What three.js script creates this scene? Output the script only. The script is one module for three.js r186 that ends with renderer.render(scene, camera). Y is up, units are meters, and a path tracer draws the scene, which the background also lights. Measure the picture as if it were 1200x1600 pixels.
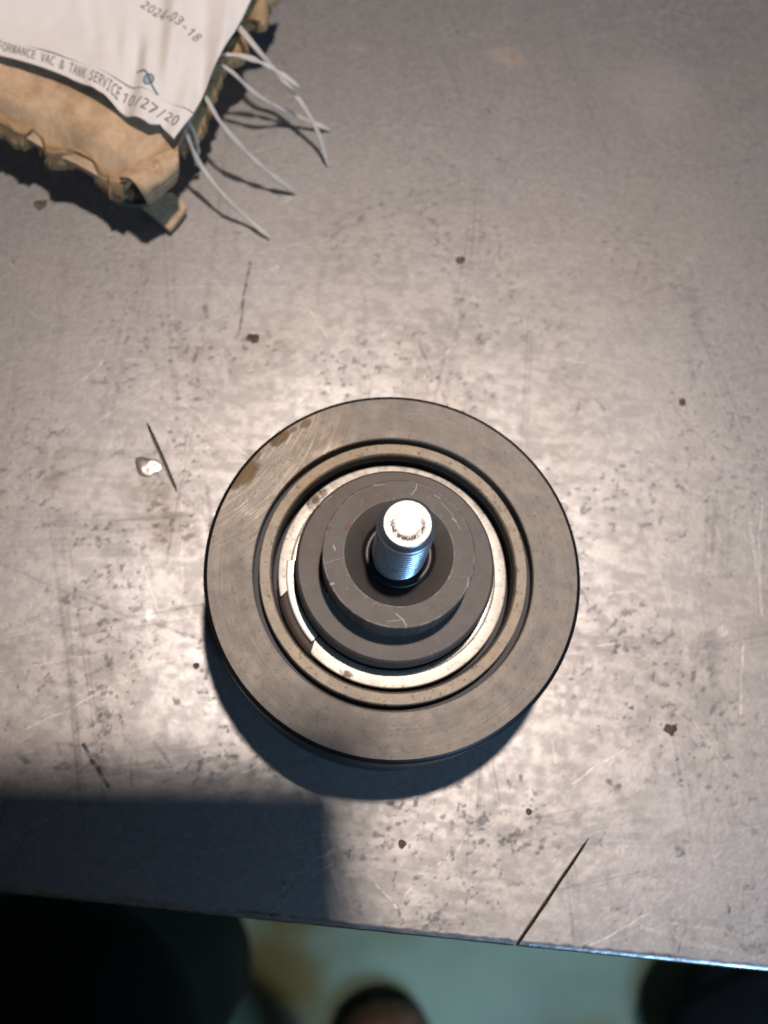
import * as THREE from 'three';
import { RectAreaLightUniformsLib } from 'three/addons/lights/RectAreaLightUniformsLib.js';
import { MarchingCubes } from 'three/addons/objects/MarchingCubes.js';
import { RoundedBoxGeometry } from 'three/addons/geometries/RoundedBoxGeometry.js';
import { Brush, Evaluator, SUBTRACTION } from 'three-bvh-csg';

RectAreaLightUniformsLib.init();
const MM = 0.001, V = (x, y, z) => new THREE.Vector3(x, y, z);
const scene = new THREE.Scene();

// ---------------------------------------------------------------- camera (a phone held over the bench, tilted 18 degrees off plumb)
const F = 1500;                                         // focal length in pixels of a 1200 x 1600 frame
const PLUMB = V(-100, -480, -F).normalize();            // straight down, in the camera's axes
const upC = PLUMB.clone().negate();
const xC = V(1, 0, 0).addScaledVector(upC, -upC.x).normalize(), zC = xC.clone().cross(upC);
const toWorld = (v) => V(v.dot(xC), v.dot(upC), v.dot(zC));
const ray = (px, py) => toWorld(V((px - 600) / F, -(py - 800) / F, -1));
const DECK = 26 * MM;                                   // height of the pulley's upper rim face
const EYE = V(0, DECK, 0).addScaledVector(ray(616, 889), -184 * MM);
const camera = new THREE.PerspectiveCamera(2 * Math.atan(800 / F) * 180 / Math.PI, 3 / 4, 0.01, 30);
camera.position.copy(EYE);
camera.quaternion.setFromRotationMatrix(new THREE.Matrix4().makeBasis(toWorld(V(1, 0, 0)), toWorld(V(0, 1, 0)), toWorld(V(0, 0, 1))));
camera.focus = 0.168; camera.userData.fStop = 14;
camera.updateMatrixWorld(true);
scene.add(camera);
// where the sight line of a place in the photograph meets the level y = h
const at = (px, py, h = 0) => { const d = ray(px, py); return EYE.clone().addScaledVector(d, (h - EYE.y) / d.y); };

// ---------------------------------------------------------------- renderer, air, lamps
const renderer = new THREE.WebGLRenderer({ antialias: true });
renderer.toneMapping = THREE.LinearToneMapping;
renderer.toneMappingExposure = 1;
renderer.shadowMap.enabled = true;
scene.background = new THREE.Color().setRGB(0.013, 0.014, 0.019);   // the dim workshop around
const WARM_AT = V(0.036, 0.64, -0.112), WARM_POWER = 1.22, WARM_COLOR = new THREE.Color().setRGB(1, 0.85, 0.76);
const COOL_AT = V(0.70, 1.14, 1.50), COOL_AIM = V(0, 0, 0), COOL_POWER = 19, FLOOR_FILL_POWER = 3.0, COOL_COLOR = new THREE.Color().setRGB(0.33, 0.62, 1);

// ---------------------------------------------------------------- helpers
let seed = 7;
const rnd = () => { seed = (seed + 0x6d2b79f5) | 0; let t = Math.imul(seed ^ (seed >>> 15), 1 | seed); t = (t + Math.imul(t ^ (t >>> 7), 61 | t)) ^ t; return ((t ^ (t >>> 14)) >>> 0) / 4294967296; };
const clamp = (x, a = 0, b = 1) => Math.min(b, Math.max(a, x)), smooth = (a, b, x) => { const t = clamp((x - a) / (b - a)); return t * t * (3 - 2 * t); }, mix = (a, b, t) => a + (b - a) * t;
const hash = (x, y, s) => { let h = Math.imul(x, 374761393) ^ Math.imul(y, 668265263) ^ Math.imul(s, 1274126177); h = Math.imul(h ^ (h >>> 13), 1274126177); return ((h ^ (h >>> 16)) >>> 0) / 4294967296; };
const vnoise = (x, y, s = 0) => { const i = Math.floor(x), j = Math.floor(y); let u = x - i, v = y - j; u = u * u * (3 - 2 * u); v = v * v * (3 - 2 * v); return mix(mix(hash(i, j, s), hash(i + 1, j, s), u), mix(hash(i, j + 1, s), hash(i + 1, j + 1, s), u), v); };
const fbm = (x, y, s, n) => { let a = 0, w = 0.5, t = 0; for (let k = 0; k < n; k++) { a += w * vnoise(x, y, s + k * 17); t += w; w *= 0.55; x *= 2.03; y *= 2.03; } return a / t; };
const taken = {};
const numbered = (n) => { const k = taken[n] = (taken[n] ?? -1) + 1; return k ? `${n}_${String(k).padStart(3, '0')}` : n; };
function mesh(name, geometry, material, parent) {
  const m = new THREE.Mesh(geometry, material); m.castShadow = m.receiveShadow = true;
  m.name = parent ? name : numbered(name); (parent ?? scene).add(m); return m;
}
function tag(o, label, category, group) { o.userData.label = label; o.userData.category = category; if (group) o.userData.group = group; return o; }
function thing(name, label, category, p = V(0, 0, 0), group) { const o = new THREE.Group(); o.name = numbered(name); o.position.copy(p); scene.add(o); return tag(o, label, category, group); }
const std = (o) => new THREE.MeshStandardMaterial({ side: THREE.DoubleSide, ...o });
const rgb = (r, g, b) => new THREE.Color().setRGB(r, g, b);
const srgb = (x) => 255 * (x <= 0.0031308 ? 12.92 * x : 1.055 * Math.pow(x, 1 / 2.4) - 0.055);
function paint(w, h, f, color) {                         // f(u, v) -> [r, g, b] linear (colour) or raw 0..1 values
  const d = new Uint8Array(w * h * 4);
  for (let j = 0, k = 0; j < h; j++) for (let i = 0; i < w; i++, k += 4) {
    const c = f((i + 0.5) / w, (j + 0.5) / h);
    for (let q = 0; q < 3; q++) d[k + q] = color ? srgb(clamp(c[q])) : 255 * clamp(c[q]);
    d[k + 3] = 255;
  }
  const t = new THREE.DataTexture(d, w, h); t.magFilter = THREE.LinearFilter; t.minFilter = THREE.LinearMipmapLinearFilter; t.generateMipmaps = true;
  t.wrapS = t.wrapT = THREE.RepeatWrapping; if (color) t.colorSpace = THREE.SRGBColorSpace; t.needsUpdate = true; return t;
}
function planarUV(g, size, ox = 0, oz = 0) {             // uv from above, one texture to `size` metres
  const p = g.attributes.position, uv = new Float32Array(p.count * 2);
  for (let i = 0; i < p.count; i++) { uv[2 * i] = (p.getX(i) - ox) / size + 0.5; uv[2 * i + 1] = (p.getZ(i) - oz) / size + 0.5; }
  g.setAttribute('uv', new THREE.BufferAttribute(uv, 2)); return g;
}
function creased(geo, angle) {                           // smooth normals across edges flatter than `angle`, exact at this scale
  const g = geo.index ? geo.toNonIndexed() : geo, p = g.attributes.position, n = p.count, fn = new Float32Array(n), key = new Map(), at3 = new Int32Array(n), cut = Math.cos(angle), out = new Float32Array(n * 3), a = V(), b = V(), c = V(), face = [];
  for (let i = 0; i < n; i += 3) {
    a.fromBufferAttribute(p, i); b.fromBufferAttribute(p, i + 1); c.fromBufferAttribute(p, i + 2); const w = b.clone().sub(a).cross(c.clone().sub(a)), l = w.length(); face.push({ w, n: l > 0 ? w.clone().multiplyScalar(1 / l) : V(0, 0, 0) });
    for (let k = 0; k < 3; k++) { const q = [p.getX(i + k), p.getY(i + k), p.getZ(i + k)].map((x) => Math.round(x * 1e7)).join(','); let s = key.get(q); if (!s) key.set(q, s = []); s.push(i / 3); at3[i + k] = 0; fn[i + k] = 0; }
  }
  for (let i = 0; i < n; i++) { const f = face[Math.floor(i / 3)], s = key.get([p.getX(i), p.getY(i), p.getZ(i)].map((x) => Math.round(x * 1e7)).join(',')); a.set(0, 0, 0); for (const k of s) if (face[k].n.dot(f.n) > cut) a.add(face[k].w); a.lengthSq() > 0 ? a.normalize() : a.copy(f.n); out[3 * i] = a.x; out[3 * i + 1] = a.y; out[3 * i + 2] = a.z; }
  g.setAttribute('normal', new THREE.BufferAttribute(out, 3)); return g;
}
const lathe = (pts, seg = 192, a = 0, l = Math.PI * 2, crease = 0.5) => creased(new THREE.LatheGeometry(pts.map(([r, y]) => new THREE.Vector2(r * MM, y * MM)), seg, a, l), crease);

// ---------------------------------------------------------------- the steel bench top
const SPAN = 0.30, OX = 0.0, OZ = -0.065, TN = 2048;     // the texture covers SPAN metres round (OX, OZ), mirrored beyond
const tex = (p) => [((p.x - OX) / SPAN + 0.5) * TN, ((p.z - OZ) / SPAN + 0.5) * TN];
function markLayer(draw) {
  const c = document.createElement('canvas'); c.width = c.height = TN; const g = c.getContext('2d'); g.fillStyle = '#000'; g.fillRect(0, 0, TN, TN); draw(g);
  const d = g.getImageData(0, 0, TN, TN).data, a = new Float32Array(TN * TN); for (let i = 0; i < a.length; i++) a[i] = d[4 * i] / 255; return a;
}
function stroke(g, px, w, a) { g.strokeStyle = `rgba(255,255,255,${a})`; g.lineWidth = w; g.lineCap = 'round'; g.lineJoin = 'round'; g.beginPath(); px.forEach(([x, y], i) => { const [u, v] = tex(at(x, y)); i ? g.lineTo(u, v) : g.moveTo(u, v); }); g.stroke(); }
function blot(g, u, v, r, a) { const q = g.createRadialGradient(u, v, 0, u, v, r); q.addColorStop(0, `rgba(255,255,255,${a})`); q.addColorStop(0.55, `rgba(255,255,255,${a * 0.7})`); q.addColorStop(1, 'rgba(255,255,255,0)'); g.fillStyle = q; g.beginPath(); g.arc(u, v, r, 0, 7); g.fill(); }
let darkMarks = markLayer((g) => {
  for (let i = 0; i < 2600; i++) {                       // small dark specks in loose clusters
    const u = rnd() * TN, v = rnd() * TN; if (fbm(u / 170, v / 170, 61, 3) < 0.40 + rnd() * 0.25) continue;
    const n = 1 + Math.floor(rnd() * 4), r = 1.4 + rnd() * rnd() * 4;
    for (let k = 0; k < n; k++) blot(g, u + (rnd() - 0.5) * 26, v + (rnd() - 0.5) * 26, r * (0.5 + rnd()), 0.16 + rnd() * 0.34);
  }
  for (const [x, y, r] of [[615, 1260, 12], [850, 1315, 10], [1065, 1330, 9], [960, 1225, 10], [1140, 1420, 9], [785, 250, 14], [90, 680, 6], [1012, 222, 10], [1062, 760, 9], [1180, 735, 12], [470, 1350, 11], [440, 1380, 9], [900, 640, 10], [1120, 1150, 12], [160, 1120, 12], [40, 1190, 14], [330, 830, 15], [270, 1100, 10]]) { const [u, v] = tex(at(x, y)); for (let k = 0; k < 4; k++) blot(g, u + (rnd() - 0.5) * r, v + (rnd() - 0.5) * r, r * (0.5 + 0.5 * rnd()), 0.30); }
});
let lineMarks = markLayer((g) => {                        // long dark scores
  stroke(g, [[0, 880], [90, 920], [180, 955], [330, 1005]], 5, 0.18); stroke(g, [[0, 882], [90, 920], [160, 945]], 18, 0.08);
  stroke(g, [[390, 410], [381, 460], [374, 515]], 4, 0.75); stroke(g, [[130, 1165], [168, 1228]], 5, 0.8); stroke(g, [[203, 1185], [205, 1230]], 5, 0.25); stroke(g, [[240, 1160], [262, 1190]], 5, 0.3);
  stroke(g, [[318, 478], [325, 495]], 9, 0.4); stroke(g, [[70, 750], [125, 730], [190, 705]], 8, 0.2); stroke(g, [[1172, 240], [1155, 275], [1137, 308]], 6, 0.7); stroke(g, [[945, 272], [1010, 248], [1140, 230]], 4, 0.5);
  stroke(g, [[1080, 560], [1083, 590]], 9, 0.4); stroke(g, [[800, 150], [790, 230], [785, 320]], 30, 0.12); stroke(g, [[960, 480], [1050, 440]], 9, 0.2); stroke(g, [[1140, 1450], [1172, 1490]], 9, 0.4); stroke(g, [[1160, 1290], [1180, 1300]], 10, 0.35);
  for (let i = 0; i < 110; i++) { const u = rnd() * TN, v = rnd() * TN, a = 1.35 + (rnd() - 0.5) * 1.3, l = 20 + 90 * rnd() * rnd(); g.strokeStyle = `rgba(255,255,255,${0.10 + 0.22 * rnd()})`; g.lineWidth = 1.5 + 3 * rnd(); g.beginPath(); g.moveTo(u, v); g.lineTo(u + l * Math.cos(a), v + l * Math.sin(a)); g.stroke(); }
});
const smears = markLayer((g) => {                         // broad dull wipes
  for (let i = 0; i < 150; i++) { const u = rnd() * TN, v = rnd() * TN, a = (rnd() < 0.6 ? 1.5 : -0.15) + (rnd() - 0.5) * 0.5, l = 120 + 420 * rnd(), w = 6 + 30 * rnd() * rnd(); for (let k = 0; k < 7; k++) { const o = (k - 3) * w * 0.3; g.strokeStyle = `rgba(255,255,255,${0.04 + 0.065 * rnd()})`; g.lineWidth = w * 0.35; g.lineCap = 'butt'; g.beginPath(); g.moveTo(u - o * Math.sin(a) + 30 * rnd() * Math.cos(a), v + o * Math.cos(a) + 30 * rnd() * Math.sin(a)); g.lineTo(u - o * Math.sin(a) + l * (0.7 + 0.3 * rnd()) * Math.cos(a), v + o * Math.cos(a) + l * (0.7 + 0.3 * rnd()) * Math.sin(a)); g.stroke(); } }
});
let scratches = markLayer((g) => {
  for (let i = 0; i < 480; i++) {
    const u = rnd() * TN, v = rnd() * TN, a = (rnd() < 0.6 ? -0.45 : 1.2) + (rnd() - 0.5) * 1.1, l = 20 + rnd() * rnd() * 330, b = (rnd() - 0.5) * 0.14;
    g.strokeStyle = `rgba(255,255,255,${0.10 + rnd() * 0.30})`; g.lineWidth = 0.8 + rnd() * 1.5; g.beginPath(); g.moveTo(u, v); g.quadraticCurveTo(u + Math.cos(a) * l / 2, v + Math.sin(a) * l / 2, u + Math.cos(a + b) * l, v + Math.sin(a + b) * l); g.stroke();
  }
  stroke(g, [[1190, 780], [1186, 860], [1188, 960]], 3, 0.5); stroke(g, [[1172, 820], [1186, 915]], 7, 0.35); stroke(g, [[1158, 1000], [1156, 1130]], 4, 0.35); stroke(g, [[430, 1400], [470, 1360], [520, 1330]], 5, 0.45); stroke(g, [[410, 1440], [470, 1385], [520, 1350]], 3, 0.4);
  stroke(g, [[590, 205], [680, 203]], 12, 0.35); stroke(g, [[1145, 215], [1190, 228]], 4, 0.5); stroke(g, [[900, 1490], [1010, 1430]], 3, 0.4); stroke(g, [[1000, 1450], [1190, 1500]], 6, 0.35); stroke(g, [[1040, 1440], [1180, 1465]], 5, 0.3);
  stroke(g, [[130, 600], [160, 565]], 3, 0.5); stroke(g, [[435, 318], [455, 312]], 5, 0.6); stroke(g, [[160, 370], [270, 345]], 2, 0.4); stroke(g, [[735, 55], [760, 60]], 6, 0.35); stroke(g, [[380, 290], [450, 268]], 2, 0.35);
  for (const [x, y] of [[712, 52], [895, 172], [955, 200], [765, 175], [655, 258], [1080, 405], [235, 960], [20, 410], [430, 420], [1130, 985], [525, 640]]) { const [u, v] = tex(at(x, y)); blot(g, u, v, 10, 0.8); }
});
const rustMarks = markLayer((g) => { for (const [x, y, r, a] of [[785, 88, 20, 0.5], [805, 98, 16, 0.35], [560, 75, 14, 0.15], [90, 735, 40, 0.14], [240, 780, 40, 0.16], [270, 830, 34, 0.14], [60, 430, 60, 0.10], [1000, 150, 90, 0.10], [360, 560, 90, 0.07]]) { const [u, v] = tex(at(x, y)); for (let k = 0; k < 6; k++) blot(g, u + (rnd() - 0.5) * r * 1.6, v + (rnd() - 0.5) * r, r * (0.5 + 0.6 * rnd()), a * 0.6); } });
const N0 = new Float32Array(TN * TN), N1 = new Float32Array(TN * TN), N2 = new Float32Array(TN * TN);
for (let j = 0, k = 0; j < TN; j++) for (let i = 0; i < TN; i++, k++) {
  const wx = i + 14 * vnoise(i / 60, j / 60, 5), wy = j + 14 * vnoise(i / 60, j / 60, 9);
  N0[k] = fbm(wx / 190, wy / 230, 3, 3);                 // broad clouds
  const a = fbm(wx / 13, wy / 11, 23, 4), b = fbm(wx / 52 - wy / 150, wy / 44, 27, 3), c = fbm(i / 60 - j / 9, j / 50 + i / 90, 35, 2);
  N1[k] = clamp(0.5 + 1.5 * (0.56 * (a - 0.5) + 0.24 * (b - 0.5) + 0.22 * (c - 0.5)));   // mottling of 1 to 7 mm, faintly drawn out
  N2[k] = fbm(i / 4.5 + j / 40, j / 4, 41, 2);           // fine grain
}
{ // marks get uneven outlines and density
  const warp = (a, amp, sc, k0, k1) => { const o = new Float32Array(a.length); for (let j = 0, k = 0; j < TN; j++) for (let i = 0; i < TN; i++, k++) { const x = Math.round(i + amp * (vnoise(i / sc, j / sc, 101) - 0.5)), y = Math.round(j + amp * (vnoise(i / sc, j / sc, 103) - 0.5)), q = a[clamp(y, 0, TN - 1) * TN + clamp(x, 0, TN - 1)]; o[k] = q < 0.004 ? 0 : q * mix(k0, k1, smooth(0.3, 0.7, vnoise(i / 7 + 0.3 * j / 7, j / 6, 107))); } return o; };
  darkMarks = warp(darkMarks, 15, 9, 0.25, 1.25); lineMarks = warp(lineMarks, 2, 14, 0.45, 1.15); scratches = warp(scratches, 5, 24, 0.45, 1.2);
  for (let j = 0, k = 0; j < TN; j++) for (let i = 0; i < TN; i++, k++) { const c = N1[k]; const f = smooth(0.60, 0.80, fbm(i / 9 + j / 30, j / 8, 131, 3)) * smooth(0.42, 0.62, fbm(i / 120, j / 120, 137, 2)); darkMarks[k] = Math.min(1, Math.max(darkMarks[k], lineMarks[k]) + 0.46 * f); }
}
const cellOf = (u, v) => Math.min(TN - 1, Math.floor(v * TN)) * TN + Math.min(TN - 1, Math.floor(u * TN));
const steelColor = paint(TN, TN, (u, v) => {
  const k = cellOf(u, v), m = smooth(0.25, 0.75, N1[k]), t = mix(0.88, 1.07, m) * mix(0.88, 1.12, N0[k]) * mix(0.92, 1.08, N2[k]) * (1 - 0.72 * darkMarks[k]) * (1 + 0.95 * scratches[k]) * (1 - 0.85 * smears[k]), r = rustMarks[k], w = smooth(0.35, 0.65, N0[k]);
  return [t * mix(0.412, 0.402, w) * (1 - 0.45 * r), t * mix(0.392, 0.390, w) * (1 - 0.66 * r), t * mix(0.375, 0.384, w) * (1 - 0.82 * r)];
}, true);
const E0 = at(0, 1396), E1 = at(1200, 1519), edgeAngle = -Math.atan2(E1.z - E0.z, E1.x - E0.x);
const edgeWear = (u, v) => { const x = (u - 0.5) * SPAN + OX, z = (v - 0.5) * SPAN + OZ, t = (x - E0.x) / (E1.x - E0.x), d = E0.z + t * (E1.z - E0.z) - z; return smooth(0.0018, 0.0008, d + 0.0008 * (vnoise(x * 500, z * 500, 9) - 0.5)); };   // the front edge is rubbed bright
const steelRough = paint(TN, TN, (u, v) => {
  const k = cellOf(u, v), e = edgeWear(u, v), rough = mix(0.52, 0.31, e) + 0.075 * (0.5 - smooth(0.22, 0.78, N1[k])) + 0.10 * (0.5 - N0[k]) + 0.06 * (N2[k] - 0.5) + 0.2 * darkMarks[k] + 0.2 * rustMarks[k] - 0.20 * scratches[k] + 0.22 * smears[k];
  return [0, rough, 0.93 - 0.55 * darkMarks[k] - 0.8 * rustMarks[k]];
});
const steelBump = paint(TN, TN, (u, v) => { const k = cellOf(u, v), b = 0.62 + 0.16 * (N1[k] - 0.5) + 0.22 * (N2[k] - 0.5) - 0.42 * darkMarks[k] - 0.30 * scratches[k]; return [b, b, b]; });
for (const t of [steelColor, steelRough, steelBump]) t.wrapS = t.wrapT = THREE.MirroredRepeatWrapping;
const steel = std({ color: 0xffffff, map: steelColor, roughness: 1, roughnessMap: steelRough, metalness: 1, metalnessMap: steelRough, bumpMap: steelBump, bumpScale: 0.00007 });
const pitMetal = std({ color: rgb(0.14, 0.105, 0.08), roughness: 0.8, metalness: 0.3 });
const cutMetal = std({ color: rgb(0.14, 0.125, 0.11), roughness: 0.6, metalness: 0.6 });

{
  const bench = thing('workbench', 'worn grey steel workbench top with pits, scratches and two saw cuts under the pulley', 'workbench', V(0, 0, 0));
  // the plate: a profile swept along the front edge, whose small worn bevel is uneven
  const mid = E0.clone().lerp(E1, 0.5), dir = E1.clone().sub(E0).setY(0).normalize(), out = V(-dir.z, 0, dir.x); if (out.z < 0) out.negate();
  const xs = []; for (let x = -0.75; x < -0.16; x += 0.05) xs.push(x); for (let x = -0.16; x < 0.16; x += 0.0009) xs.push(x); for (let x = 0.16; x <= 0.76; x += 0.05) xs.push(x);
  const T = 0.010, DEEP = 0.62, pos = [], idx = [];
  xs.forEach((x) => {
    const fine = Math.abs(x) < 0.16, j = fine ? (fbm(x * 1300, 3.3, 71, 3) - 0.5) * 0.00025 + Math.max(0, vnoise(x * 420, 8.1, 5) - 0.85) * 0.0010 : 0, c = 0.0007 + Math.max(-0.0004, j);
    for (const [o, y] of [[-DEEP, 0], [-0.006, 0], [-c * 1.9, 0], [-c * 1.0, -c * 0.14], [-c * 0.4, -c * 0.42], [0.0001 * (vnoise(x * 700, 1, 2) - 0.5), -c], [0, -T], [-DEEP, -T]]) { const p = mid.clone().addScaledVector(dir, x).addScaledVector(out, o); pos.push(p.x, y, p.z); }
  });
  for (let i = 0; i + 1 < xs.length; i++) for (let k = 0; k < 8; k++) { const a = i * 8 + k, b = i * 8 + (k + 1) % 8, c = a + 8, d = b + 8; idx.push(a, c, b, b, c, d); }
  const L = (xs.length - 1) * 8; for (let k = 1; k < 7; k++) { idx.push(0, k, k + 1); idx.push(L, L + k + 1, L + k); }
  const ok = (() => { const a = V(...pos.slice(0, 3)), b = V(...pos.slice(24, 27)), c = V(...pos.slice(3, 6)); return b.sub(a).cross(c.sub(a)).y > 0; })();
  if (!ok) for (let i = 0; i < idx.length; i += 3) [idx[i + 1], idx[i + 2]] = [idx[i + 2], idx[i + 1]];
  let g = new THREE.BufferGeometry(); g.setAttribute('position', new THREE.Float32BufferAttribute(pos, 3)); g.setIndex(idx); g = creased(g, 0.45); planarUV(g, SPAN, OX, OZ);
  const ev = new Evaluator(); ev.useGroups = true; ev.attributes = ['position', 'normal', 'uv'];
  let brush = new Brush(g, steel); brush.updateMatrixWorld();
  const cutters = [];
  for (const [a, b, w] of [[at(229, 659), at(277, 770), 0.00042], [at(921, 1308), at(778, 1520), 0.00037]]) {      // two thin saw cuts
    const d = b.clone().sub(a), n = V(-d.z, 0, d.x).normalize(), s = [], N = 14;
    for (let i = 0; i <= N; i++) { const t = i / N, h = w * Math.pow(Math.sin(Math.PI * clamp(t, 0.0, 1)), 0.32) + 0.00004; s.push(a.clone().addScaledVector(d, t).addScaledVector(n, h * (0.9 + 0.2 * rnd()))); }
    for (let i = N; i >= 0; i--) { const t = i / N, h = w * Math.pow(Math.sin(Math.PI * t), 0.32) + 0.00004; s.push(a.clone().addScaledVector(d, t).addScaledVector(n, -h * (0.9 + 0.2 * rnd()))); }
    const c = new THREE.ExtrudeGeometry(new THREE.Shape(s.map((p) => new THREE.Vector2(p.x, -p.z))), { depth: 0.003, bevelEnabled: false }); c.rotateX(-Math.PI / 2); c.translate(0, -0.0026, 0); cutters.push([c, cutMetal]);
  }
  for (const [x, y, r] of [[719, 406, 1.35], [396, 530, 1.7], [1066, 628, 1.35], [1049, 1141, 1.75], [628, 1318, 1.05], [306, 1040, 0.75], [826, 1268, 0.75], [64, 320, 1.9]]) {   // pits
    const c = new THREE.IcosahedronGeometry(r * 0.8 * MM, 2), p = c.attributes.position; for (let i = 0; i < p.count; i++) { const k = 1 + 0.8 * (vnoise(p.getX(i) * 1100 + x, p.getZ(i) * 1100 + y, 3) - 0.5); p.setXYZ(i, p.getX(i) * k, p.getY(i) * k, p.getZ(i) * k); }
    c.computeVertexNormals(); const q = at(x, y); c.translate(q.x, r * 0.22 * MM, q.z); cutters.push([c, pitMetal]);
  }
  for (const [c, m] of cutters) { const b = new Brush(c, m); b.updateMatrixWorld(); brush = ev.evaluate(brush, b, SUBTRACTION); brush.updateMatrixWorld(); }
  const mats = Array.isArray(brush.material) ? brush.material : [brush.material];
  planarUV(brush.geometry, SPAN, OX, OZ);
  mesh('top_plate', brush.geometry, mats, bench);
  const leg = std({ color: rgb(0.05, 0.055, 0.06), roughness: 0.6, metalness: 0.4 });
  for (const [x, o] of [[-0.62, -0.07], [0.62, -0.07], [-0.62, -0.55], [0.62, -0.55]]) { const p = mid.clone().addScaledVector(dir, x).addScaledVector(out, o), l = mesh('leg', new RoundedBoxGeometry(0.06, 0.888, 0.06, 2, 0.004), leg, bench); l.position.set(p.x, -0.456, p.z); l.rotation.y = edgeAngle; }
}
mesh('floor', planarUV(new THREE.PlaneGeometry(6, 6).rotateX(-Math.PI / 2).translate(0, -0.9, 0), 2), std({
  map: paint(1024, 1024, (u, v) => { const x = (u - 0.5) * 2, z = (v - 0.5) * 2, n = fbm(u * 26, v * 26, 91, 4); let s = 0.6 * smooth(0.55, 0.72, fbm(u * 11, v * 11, 33, 3)); for (const [a, b, w] of [[-0.03, 0.125, 0.05], [-0.05, 0.20, 0.05], [0.26, 0.3, 0.07]]) s = Math.max(s, smooth(1.2, 0.4, Math.hypot(x - a, z - b) / w + 0.7 * (fbm(u * 40, v * 40, 5, 3) - 0.5))); const t = 0.75 + 0.5 * n; return [t * mix(0.40, 0.30, s), t * mix(0.50, 0.24, s), t * mix(0.335, 0.07, s)]; }, true), roughness: 0.55, metalness: 0 })).userData = { kind: 'structure' };

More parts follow.
